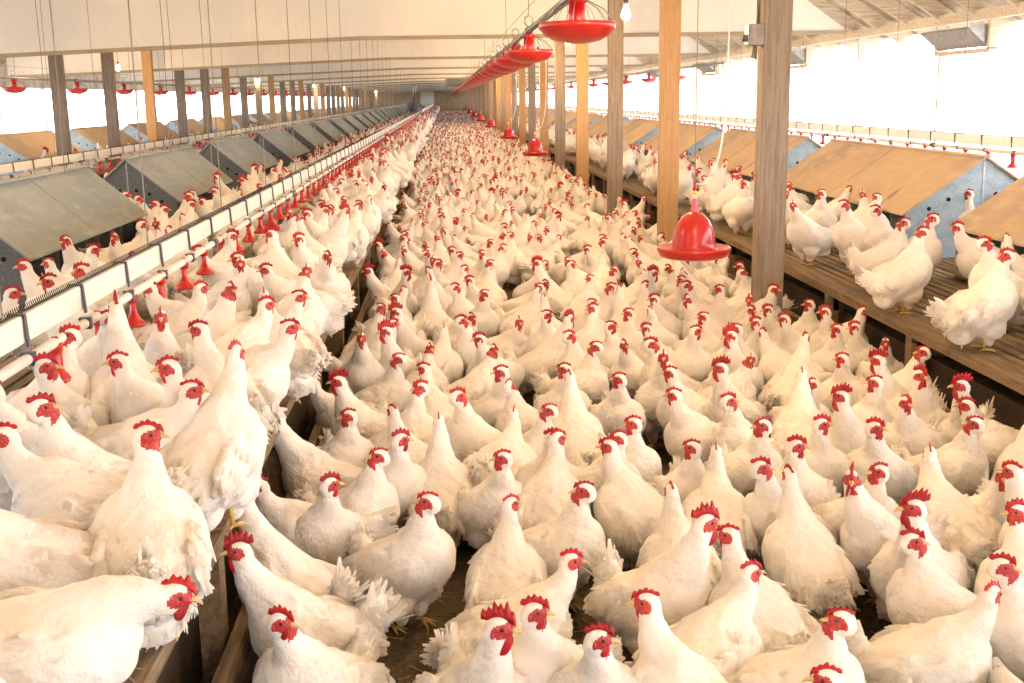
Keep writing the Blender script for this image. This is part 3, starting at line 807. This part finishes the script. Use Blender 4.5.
# ------------------------------------------------------------------ HOPPER AND HEATER FAR DOWN THE HOUSE
r_ = empty('feed_hopper', (-1.72, 62, DECK)); tag(r_, 'dark grey feed hopper with a tall tube at the far end of the nest row', 'hopper')
MB().lathe([(0, .15), (.12, .15), (.30, .55), (.30, .9), (.27, .91), (0, .88)], n=20).build('hopper_bin', 'galv_dark', r_, True)
MB().tube([(.1, 0, .85), (.16, 0, 2.4)], .075, 10).build('fill_tube', 'steel', r_, True)
for a in range(4):
    t = math.pi / 4 + a * math.pi / 2; MB().tube([(.27 * math.cos(t), .27 * math.sin(t), 0), (.27 * math.cos(t), .27 * math.sin(t), .6)], .02, 6).build('leg', 'steel', r_)
r_ = empty('hanging_heater', (.75, 46, 2.0)); tag(r_, 'dark boxy heater hanging left of the far end of the feeder row', 'heater')
MB().box(-.65, .45, -.35, .35, .0, .32).build('heater_case', 'grey_box', r_, bevel=.03)
MB().box(-.72, -.65, -.2, .2, -.12, .42).build('fan_guard', 'steel', r_)
for s in (-.5, .3): MB().tube([(s, 0, .3), (s, 0, .9)], .012, 5).build('hanger_rod', 'steel', r_)
# ------------------------------------------------------------------ THE FLOCK
HEN = [dict(turn=0, neck=(.145, 0, .43), pitch=18, tail=38), dict(turn=55, neck=(.135, .01, .44), pitch=24, tail=50), dict(turn=-55, neck=(.135, -.01, .44), pitch=22, tail=30),
       dict(turn=100, neck=(.115, .01, .445), pitch=28, tail=42, fat=1.05), dict(turn=-100, neck=(.115, -.01, .445), pitch=26, tail=60), dict(turn=160, neck=(.10, .01, .45), pitch=30, tail=35),
       dict(turn=0, neck=(.235, 0, .31), pitch=4, tail=20, nod=12), dict(turn=25, neck=(.165, .02, .40), pitch=12, tail=70, fat=1.06), dict(turn=-25, neck=(.165, -.02, .41), pitch=14, tail=15),
       dict(turn=0, neck=(.125, 0, .47), pitch=30, tail=30, fat=.95), dict(turn=-150, neck=(.10, -.01, .44), pitch=24, tail=55)]
COCK = [dict(turn=0, neck=(.165, 0, .49), pitch=20, tail=50), dict(turn=60, neck=(.15, .01, .49), pitch=24, tail=60), dict(turn=-60, neck=(.15, -.01, .48), pitch=20, tail=40), dict(turn=0, neck=(.22, 0, .40), pitch=8, tail=30, nod=8)]
for _s in HEN + COCK:
    if _s['neck'][2] > .36: _s['neck'] = (_s['neck'][0], _s['neck'][1], _s['neck'][2] + .022)
    _s['tail'] = _s['tail'] + (16 if _s['tail'] > 25 else 8)
    _s['hx'] = _s['neck'][0] + .018
def near_set(specs, cock, lod, seed0): return [bird_meshes(lod, seed=seed0 + i, cock=cock, **{k: v for k, v in s.items() if k != 'hx'}) for i, s in enumerate(specs)]
HEN0 = near_set(HEN, False, 0, 10); COCK0 = near_set(COCK, True, 0, 60)
HEN1 = near_set(HEN, False, 1, 10); COCK1 = near_set(COCK, True, 1, 60)

# head pixel x, y, platform, kind, direction the body points, direction the head points (0 = right, 90 = away, 180 = left, 270 = towards us)
# platform: L near side of the deck, M deck behind the drinker line, F litter floor, R right deck
B = '''
10 434 L h 150 180|white hen cut off at the left edge, head large, above the pecking hen
48 415 L h 200 10
35 387 L h 230 190
73 362 L h 250 350
102 355 L h 240 170
127 343 L h 60 190
132 316 L c 80 100
109 320 L h 300 350
146 374 L h 240 185|white hen looking left, behind the tall hen at the deck edge
181 320 L h 265 275|white hen facing the camera under the drinker cups
207 385 L h 325 355|tall white hen at the deck edge, head turned right, chest bulging
130 438 L h 120 350|white hen on the deck looking right, ragged tail over the plank
255 323 L h 175 5
297 288 L h 190 355
175 598 L l 352 352|white hen stretched low to the right across the bottom left deck
-50 600 L h 180 180
-22 478 L h 165 180
232 348 L h 60 60
270 306 L h 40 20
214 253 L h 200 185
243 258 L h 220 190
267 271 L h 210 180
300 240 L h 250 200
271 236 L c 120 170
329 258 L h 260 300
232 237 L h 40 0
150 290 L h 200 180
200 290 L h 60 30
165 330 L h 100 170
235 300 L h 120 90
25 267 M h 170 180
12 295 M h 340 0
50 283 M h 200 200
93 251 M h 300 10
118 238 M h 270 250
83 272 M h 20 180
150 205 M h 60 180
165 210 M h 60 10
138 226 M h 240 20
215 192 M h 240 180
190 205 M h 60 0
127 196 N h 180 10
144 199 N h 200 0
280 421 F c 5 180|rooster with tall serrated comb leaning out beside the deck edge, facing left
338 380 F c 330 180|rooster with large red comb facing left beside the deck, behind the first one
316 385 F h 250 180
267 472 F h 105 170|white hen seen from behind in the gap beside the deck edge
350 476 F h 300 20
240 552 F c 160 185|big rooster with bright red comb facing left at the bottom, by the deck edge
281 640 F h 290 330|white hen whose head rises in front of the big rooster's body
372 464 F h 320 185|white hen facing left right of the gap, comb up
430 503 F h 310 170|white hen turned away with upright tail beside the bare litter patch
586 492 F h 335 180|white hen facing left in mid floor with long pale neck
572 566 F h 20 5|hen with bright comb facing right, low in front of the long-necked hen
532 619 F h 255 355|hen head with full red comb facing right at the bottom middle
584 640 F h 250 0|front hen facing right at the bottom, next to the middle comb
570 610 F c 240 350
554 440 F h 85 30|broad white hen seen from behind next to the bare litter patch
607 442 F h 275 200
686 538 F h 100 175
722 526 F c 265 20|rooster with bright comb at the bottom, white neck stretched tall
761 468 F h 230 10|plump white hen looking right with rounded breast
699 452 F h 300 180
889 484 F c 95 270|rooster facing us with tall narrow comb
905 508 F c 330 200|rooster with dark spreading comb behind the front right hens
917 535 F h 200 5|white hen facing right with rump towards the left, lower right
996 564 F h 215 355|white hen facing right at the lower right edge
972 477 F h 268 270|white hen staring at the camera near the right edge
852 626 F h 345 180|white hen facing left along the bottom right edge
800 664 F h 230 180|lone hen head facing left at the bottom right
750 408 F h 235 20
722 408 F h 240 170
372 272 F c 260 190
403 274 F c 250 350
433 260 F h 265 260
470 281 F h 230 190
481 293 F h 320 200
458 290 F h 200 10
396 313 F c 320 190
393 334 F c 330 195
373 337 F h 270 270
400 360 F h 325 185|white hen facing left with broad back, mid left of the floor
537 264 F c 110 200
540 288 F h 320 190
519 323 F h 300 280
546 316 F h 260 0
502 373 F h 275 185|narrow white hen facing left above the bare litter patch
568 337 F h 220 10
597 348 F h 310 185
591 304 F h 240 10
612 288 F h 320 185
653 274 F c 280 20
686 286 F h 210 350
628 316 F h 300 190
612 325 F h 250 350
695 332 F h 260 20
681 362 F h 265 270
667 371 F h 250 180
632 425 F h 285 185|white hen facing left with tall broad neck in mid floor
605 443 F h 100 180
560 439 F h 280 10
542 408 F h 310 185
468 402 F h 250 20
449 418 F h 95 90
588 250 F h 240 180
604 242 F h 320 190
633 253 F h 210 0
491 243 F h 300 200
530 237 F h 280 250
458 322 F h 210 10
396 299 F h 100 180
491 264 F h 330 190
452 251 F h 220 200
706 367 F c 325 190
731 337 F c 320 200|rooster with spread dark comb facing left below the near grey post
704 318 F h 300 185
740 267 F h 240 190
773 290 F h 280 350
792 271 F h 300 185
782 329 F h 260 200
759 330 F h 300 180
778 311 F h 250 200
813 308 F h 300 180
836 327 F h 310 185|white hen facing left with long body, in front of the right deck
826 309 F h 250 190
863 313 F h 290 10
875 330 F h 270 200
805 323 F h 240 180
924 353 F h 320 190
905 337 F h 280 270
843 360 F h 250 170
822 397 F c 325 185|rooster with broad rounded comb facing left, right half of the floor
878 383 F h 300 180
894 368 F c 290 170
912 374 F c 265 310|rooster with spiky dark comb and long wattles, facing us near the right
959 388 F c 320 190|rooster with spiky comb facing left at the right edge
975 425 F h 310 180
808 425 F h 240 5|hen head facing right, behind the second front one in the pair
803 443 F h 235 0|white hen facing right, front one of the close pair
875 429 F h 220 350
921 404 F h 245 300
985 402 F h 200 180
1000 520 F h 100 200
655 300 F h 250 180
720 290 F h 100 180
560 380 F h 100 100
520 420 F h 60 90
620 380 F h 280 180
650 345 F h 200 0
430 330 F h 80 90
425 370 F h 110 160
480 340 F h 250 190
790 380 F h 100 90
770 420 F h 290 200
850 470 F h 280 200
660 500 F h 90 100
720 450 F h 80 90
940 460 F h 100 90
770 590 F h 60 30
640 590 F h 130 180
480 455 F h 280 190
390 420 F h 120 120
415 440 F h 280 20
350 420 F h 300 190
793 201 R h 275 265|pale hen on the right deck just right of the near grey post
822 194 R h 300 180
848 207 R h 220 0
872 210 R h 195 5|plump hen on the right deck facing right, breast low, back towards post
872 236 R h 345 180|white hen on the right deck facing left with long straight back
909 223 R h 330 185
930 220 R h 340 180
970 194 G h 300 180|white hen beside the blue-grey gable, facing left, taller of two
996 198 G h 250 10
983 244 R h 215 0
925 260 R h 95 180|hen with back to us and fluffy tail on the right deck edge
1018 257 R h 200 350
745 184 R h 280 185|hen on the right deck between bell drinker and near grey post
700 172 R h 200 180
1075 290 R h 350 10|big white hen at the right edge, tail towards the left
'''
ZC = {'L': (-1.75, -.62), 'M': (-2.0, -1.36), 'F': (-.47, 2.09), 'R': (2.27, 2.90), 'G': (3.2, 3.8), 'N': (-2.7, -2.2)}
rb = random.Random(77)
birds = []
def pick(kind, body, head):
    spec = COCK if kind == 'c' else HEN
    rel = ((head - body + 180) % 360) - 180
    best = sorted(range(len(spec)), key=lambda i: abs(((rel - spec[i]['turn'] + 180) % 360) - 180) + rb.uniform(0, 22) + (60 if spec[i].get('nod') else 0))
    return best[0]
for line in B.strip().splitlines():
    a, _, lab = line.partition('|'); x, y, zone, kind, bd, hd = a.split()
    x, y, bd, hd = float(x), float(y), float(bd), float(hd)
    if kind == 'l': v, kd = 6, 'h'
    else: kd = kind; v = pick(kind, bd, hd)
    spec = (COCK if kd == 'c' else HEN)[v]
    base = DECK if zone in 'LMRGN' else 0.0
    sc = rb.uniform(.85, .91)
    p = at_z(x, y, base + spec['neck'][2] * sc)
    # directions were read off the picture at that spot: turn them by the bearing of the line of sight
    bearing = math.degrees(math.atan2(p.y, p.x)) - 90
    a = math.radians(hd + bearing * .8 - spec['turn'])
    ca, sa = math.cos(a), math.sin(a); nx, ny = spec['hx'] * sc, spec['neck'][1] * sc
    cx, cy = p.x - (nx * ca - ny * sa), p.y - (nx * sa + ny * ca)
    lo, hi = ZC[zone]
    if (zone == 'L' and cx > -.60) or (zone == 'F' and cx < -.46) or (zone == 'R' and cx < 2.27):      # turn the body so that it stands on its own deck
        for bd in (320, 300, 20, 40, 280, 200, 160) if zone == 'L' else (200, 230, 160, 130, 250, 90, 20):
            v = pick(kd, bd, hd); spec = (COCK if kd == 'c' else HEN)[v]
            a = math.radians(hd + bearing * .8 - spec['turn']); ca, sa = math.cos(a), math.sin(a); nx, ny = spec['hx'] * sc, spec['neck'][1] * sc
            cx, cy = p.x - (nx * ca - ny * sa), p.y - (nx * sa + ny * ca)
            if lo - .02 <= cx <= hi + .02: break
    birds.append(dict(x=min(hi, max(lo, cx)), y=cy, a=a, v=v, kind=kd, zone=zone, base=base, sc=sc, px=x, py=y, label=lab or None, fixed=9.0 if kind == 'l' or (x, y) == (240, 552) else (4.0 if lab else 1.6), hand=True))

# the rest of the crowd: random but even, thinning out towards the end wall
def circles(b):
    c, s = math.cos(b['a']), math.sin(b['a'])
    return ((b['x'] + .065 * c, b['y'] + .065 * s, .106), (b['x'] - .09 * c, b['y'] - .09 * s, .098))
grid = {}
def key(x, y): return (int(math.floor(x / .35)), int(math.floor(y / .35)))
def clear(b, slack):
    for (x, y, r) in circles(b):
        kx, ky = key(x, y)
        for i in (-1, 0, 1):
            for j in (-1, 0, 1):
                for (X, Y, Rr, base) in grid.get((kx + i, ky + j), ()):
                    if abs(base - b['base']) < .2 and (X - x) ** 2 + (Y - y) ** 2 < ((r + Rr) * slack) ** 2: return False
    return True
def put(b):
    for (x, y, r) in circles(b): grid.setdefault(key(x, y), []).append((x, y, r, b['base']))
POSTS = [(1.95, 6.9 + 3.25 * k) for k in range(35)] + [(-5.2, 16.2 + 2.44 * k) for k in range(43)]
for px_, py_ in POSTS: grid.setdefault(key(px_, py_), []).append((px_, py_, .10, 0.0))
# settle the hand-placed birds so bodies do not run into each other
for it in range(160):
    for b in birds: b['fx'] = b['fy'] = 0.0
    for i in range(len(birds)):
        for j in range(i + 1, len(birds)):
            p, q = birds[i], birds[j]
            if p['base'] != q['base'] or abs(p['x'] - q['x']) > .45 or abs(p['y'] - q['y']) > .45: continue
            for (x1, y1, r1) in circles(p):
                for (x2, y2, r2) in circles(q):
                    dx, dy = x2 - x1, y2 - y1; d = math.hypot(dx, dy) + 1e-5; ov = (r1 + r2) * .82 - d
                    if ov > 0:
                        wi = q['fixed'] ** -1; wj = p['fixed'] ** -1; s = wi + wj
                        k = ov * .22
                        p['fx'] -= dx / d * k * wj; p['fy'] -= dy / d * k * wj; q['fx'] += dx / d * k * wi; q['fy'] += dy / d * k * wi
    for b in birds:
        lo, hi = ZC[b['zone']]
        b['x'] = min(hi, max(lo, b['x'] + max(-.02, min(.02, b['fx'])))); b['y'] += max(-.03, min(.03, b['fy'])) * 1.3
for b in birds: put(b)

def nest_at(y, first, pitch, L):
    k = round((y - first) / pitch); return abs(y - (first + pitch * k)) < L / 2 + .12
def fill(zone, x0, x1, y0, y1, tries, slack, cocks=.07, base=0.0, avoid=None):
    n = 0
    for _ in range(tries):
        t = rb.random(); y = y0 + (y1 - y0) * t
        x = rb.uniform(x0, x1)
        if avoid and avoid(x, y): continue
        kind = 'c' if rb.random() < cocks else 'h'
        b = dict(x=x, y=y, a=rb.uniform(0, 6.283), v=0, kind=kind, zone=zone, base=base, sc=rb.uniform(.82, .91), label=None, hand=False)
        if kind == 'h': b['v'] = rb.choices(range(11), (9, 8, 8, 7, 7, 5, 3, 7, 8, 8, 5))[0]
        else: b['v'] = rb.choices(range(4), (5, 4, 4, 1))[0]
        if not clear(b, slack): continue
        if zone == 'L' and x + .14 * math.cos(b['a']) < -1.02: continue
        q = project((x, y, base + .25))
        mg = 70 if y < 6 else 220
        if q is None or q[0] < -mg or q[0] > 1024 + mg: continue
        put(b); birds.append(b); n += 1
    return n
PATCH = [(.95, 13.2, .34, .9), (1.45, 11.6, .25, .6), (.35, 12.4, .22, .5), (1.2, 15.6, .5, .8), (.25, 6.4, .16, .35), (.55, 8.6, .2, .4), (1.75, 12.9, .25, .7), (.0, 9.8, .15, .4), (1.55, 18.5, .4, .9)]
patch = lambda x, y: any(((x - a) / c) ** 2 + ((y - b) / d) ** 2 < 1 for a, b, c, d in PATCH)
bare = lambda x, y: patch(x, y) or (4.9 < y < 5.6 and .2 < x < .5) or y < 4.2 or (8.0 < y < 9.3 and .35 < x < .95) or (9.5 < y < 10.6 and .9 < x < 1.5)
fill('F', -.47, 2.06, 2.15, 4.3, 1500, .90, avoid=lambda x, y: abs(x - (-.04 + .29 * (y - 3.2))) < .22 or (1.3 < x < 1.6 and 3.3 < y < 3.9))
fill('F', -.47, 2.02, 4.2, 12, 9000, .96, avoid=bare)
fill('F', -.47, 2.02, 4.2, 12, 9000, .84, avoid=bare)
fill('F', -.47, 2.02, 12, 34, 17000, .95, avoid=patch)
fill('F', -.47, 2.02, 34, 112, 26000, .95)
fill('L', -1.08, -.63, 2.6, 30, 9000, .90, .05, DECK)
fill('L', -1.08, -.63, 30, 112, 9000, .95, .05, DECK)
fill('M', -1.98, -1.40, 4.6, 30, 520, .95, .04, DECK)
fill('M', -1.98, -1.40, 30, 90, 500, 1.0, .04, DECK)
fill('R', 2.30, 2.88, 4.7, 8.4, 60, 1.0, .0, DECK)
fill('R', 2.32, 2.88, 8.4, 34, 330, 1.05, .03, DECK)
fill('R', 2.32, 2.88, 34, 100, 500, 1.05, .03, DECK)
fill('M', -3.75, -3.15, 7, 60, 420, 1.0, .04, DECK)
fill('F', -5.0, -4.5, 12, 70, 900, 1.0, .04, 0.0)
fill('M', -5.9 + .0, -5.72, 16, 70, 120, 1.0, .04, DECK)
fill('R', 4.3, 4.95, 9, 60, 200, 1.0, .02, DECK)

# order by how large they show, keep 300 hens and 40 roosters as individuals
def dist(b): return math.sqrt(b['x'] ** 2 + b['y'] ** 2 + (CAM_H - b['base'] - .25) ** 2)
for b in birds: b['d'] = dist(b)
birds.sort(key=lambda b: (not b['hand'], b['d']))
def shows(b):
    q = project((b['x'], b['y'], b['base'] + .3)); return q is not None and -40 < q[0] < 1064 and q[1] < 720
hens = [b for b in birds if b['kind'] == 'h' and shows(b)][:300]
cocks = [b for b in birds if b['kind'] == 'c' and shows(b)][:42]
ind = {id(b) for b in hens + cocks}
rest = [b for b in birds if id(b) not in ind]

# ---- labels: where it stands, which way it looks, and its rank among those it could be mixed up with
def looks(b):
    spec = (COCK if b['kind'] == 'c' else HEN)[b['v']]
    p = (b['x'], b['y']); bearing = math.degrees(math.atan2(p[1], p[0])) - 90
    h = (math.degrees(b['a']) + spec['turn'] - bearing) % 360
    if h < 55 or h > 305: return 'looking right'
    if h < 125: return 'looking away'
    if h < 235: return 'looking left'
    return 'looking towards us'
def area(b):
    d, x = b['y'], b['x']
    if b['zone'] == 'L':
        for lim, s in ((2.6, 'at the bottom left of the deck'), (3.4, 'by the nearest drinker cups'), (4.4, 'beyond the nearest drinker cups'), (5.8, 'where the near nest box ends'), (8, 'beside the second grey nest box')):
            if d < lim: return s
        return 'far along the drinker line'
    if b['zone'] == 'M':
        if x < -2.2: return 'behind the grey nest boxes'
        return 'behind the near drinker line' if d < 6.2 else 'between grey nests and drinker line'
    if b['zone'] == 'N': return 'in the gap behind the near grey nest'
    if b['zone'] == 'G': return 'in the gap between tan nest boxes'
    if b['zone'] == 'R':
        if x > 4: return 'behind the tan nest boxes'
        return 'by the big tan nest box' if d < 9.2 else ('on the right deck beyond the near post' if d < 14 else 'far along the right deck')
    side = 'by the deck edge' if x < .25 else ('in mid aisle' if x < 1.15 else 'on the right side')
    for lim, s in ((2.75, 'front row'), (3.2, 'second row'), (3.7, 'third row'), (4.3, 'fourth row'), (5.0, 'fifth row'), (5.8, 'before the bell drinker'), (6.7, 'under the bell drinker'), (7.6, 'round the grey post'),
                   (8.8, 'past the grey post'), (10.4, 'round the honey post'), (12.5, 'past the honey post')):
        if d < lim: return s + ' ' + side
    return 'crowd far down the floor ' + side
groups = {}
for b in hens + cocks:
    b['look'] = looks(b); b['area'] = area(b)
    groups.setdefault((b['kind'], b['look'], b['area']), []).append(b)
for (kind, look, ar), L in groups.items():
    L.sort(key=lambda b: project((b['x'], b['y'], b['base'] + .4))[0])
    n = len(L); noun = 'white rooster' if kind == 'c' else 'white hen'
    for i, b in enumerate(L):
        if b['label']: continue
        if n == 1: b['label'] = f'only {noun} {look}, {ar}'
        elif n > 12: b['label'] = f'small {noun} {look}, {ar}'
        elif i == 0: b['label'] = f'{noun} {look}, {ar}, leftmost of {NUM[n]}'
        elif i == n - 1: b['label'] = f'{noun} {look}, {ar}, rightmost of {NUM[n]}'
        else: b['label'] = f'{noun} {look}, {ar}, {ORD[i]} from left of {NUM[n]}' if len(f'{noun} {look} {ar}'.split()) < 10 else f'{noun} {look}, {ar}, {ORD[i]} from left'
        b['group_'] = ('roosters ' if kind == 'c' else 'hens ') + ar

for b in hens + cocks:
    if len(b['label'].split()) > 16 or len(b['label'].replace('-', ' ').split()) > 16: print('LONG', b['label'])
PART_NAMES = {'wattle_a': 'wattle', 'wattle_b': 'wattle', 'eye_a': 'eye', 'eye_b': 'eye', 'comb': 'comb', 'beak': 'beak'}
for n_, b in enumerate(hens + cocks):
    lod = 0 if b['d'] < 5.6 else 1
    src = {('h', 0): HEN0, ('h', 1): HEN1, ('c', 0): COCK0, ('c', 1): COCK1}[(b['kind'], lod)][b['v']]
    o = bpy.data.objects.new('rooster' if b['kind'] == 'c' else 'hen', src['body']); C.objects.link(o)
    o.location = (b['x'], b['y'], b['base'] + .004); o.rotation_euler = (0, 0, b['a']); o.scale = (b['sc'],) * 3
    tag(o, b['label'], 'rooster' if b['kind'] == 'c' else 'hen', b.get('group_') or ('roosters of the flock' if b['kind'] == 'c' else 'hens of the flock'))
    for nm, me in src['parts'].items():
        c = bpy.data.objects.new(PART_NAMES[nm], me); C.objects.link(c); c.parent = o

# ---- everything farther away, as one crowd
def crowd(rest):
    HEN2 = near_set(HEN, False, 2, 10); COCK2 = near_set(COCK, True, 2, 60)
    prep = {}
    for kd, S in (('h', HEN2), ('c', COCK2)):
        for i, s in enumerate(S):
            me = s['body']
            v = np.array([tuple(x.co) for x in me.vertices]); f = [tuple(p.vertices) for p in me.polygons]
            prep[(kd, i)] = (v, f, [p.material_index for p in me.polygons])
    AV, AF, AM = [], [], []; base = 0
    for b in rest:
        v, f, mi = prep[(b['kind'], b['v'])]
        c, s = math.cos(b['a']) * b['sc'], math.sin(b['a']) * b['sc']
        R = np.array([[c, -s, 0], [s, c, 0], [0, 0, b['sc']]])
        AV.append(v @ R.T + np.array([b['x'], b['y'], b['base'] + .003]))
        AF += [tuple(base + i for i in p) for p in f]; AM += mi; base += len(v)
    me = finish([tuple(x) for x in np.concatenate(AV)], AF, AM, [M[k] for k in ('feather', 'face', 'shank', 'comb', 'beak', 'eye', 'plume')], 'distant_flock')
    o = bpy.data.objects.new('distant_flock', me); C.objects.link(o)
    tag(o, 'dense flock of tiny white hens and roosters filling the floor to the far wall', 'flock', kind='stuff')
crowd(rest)
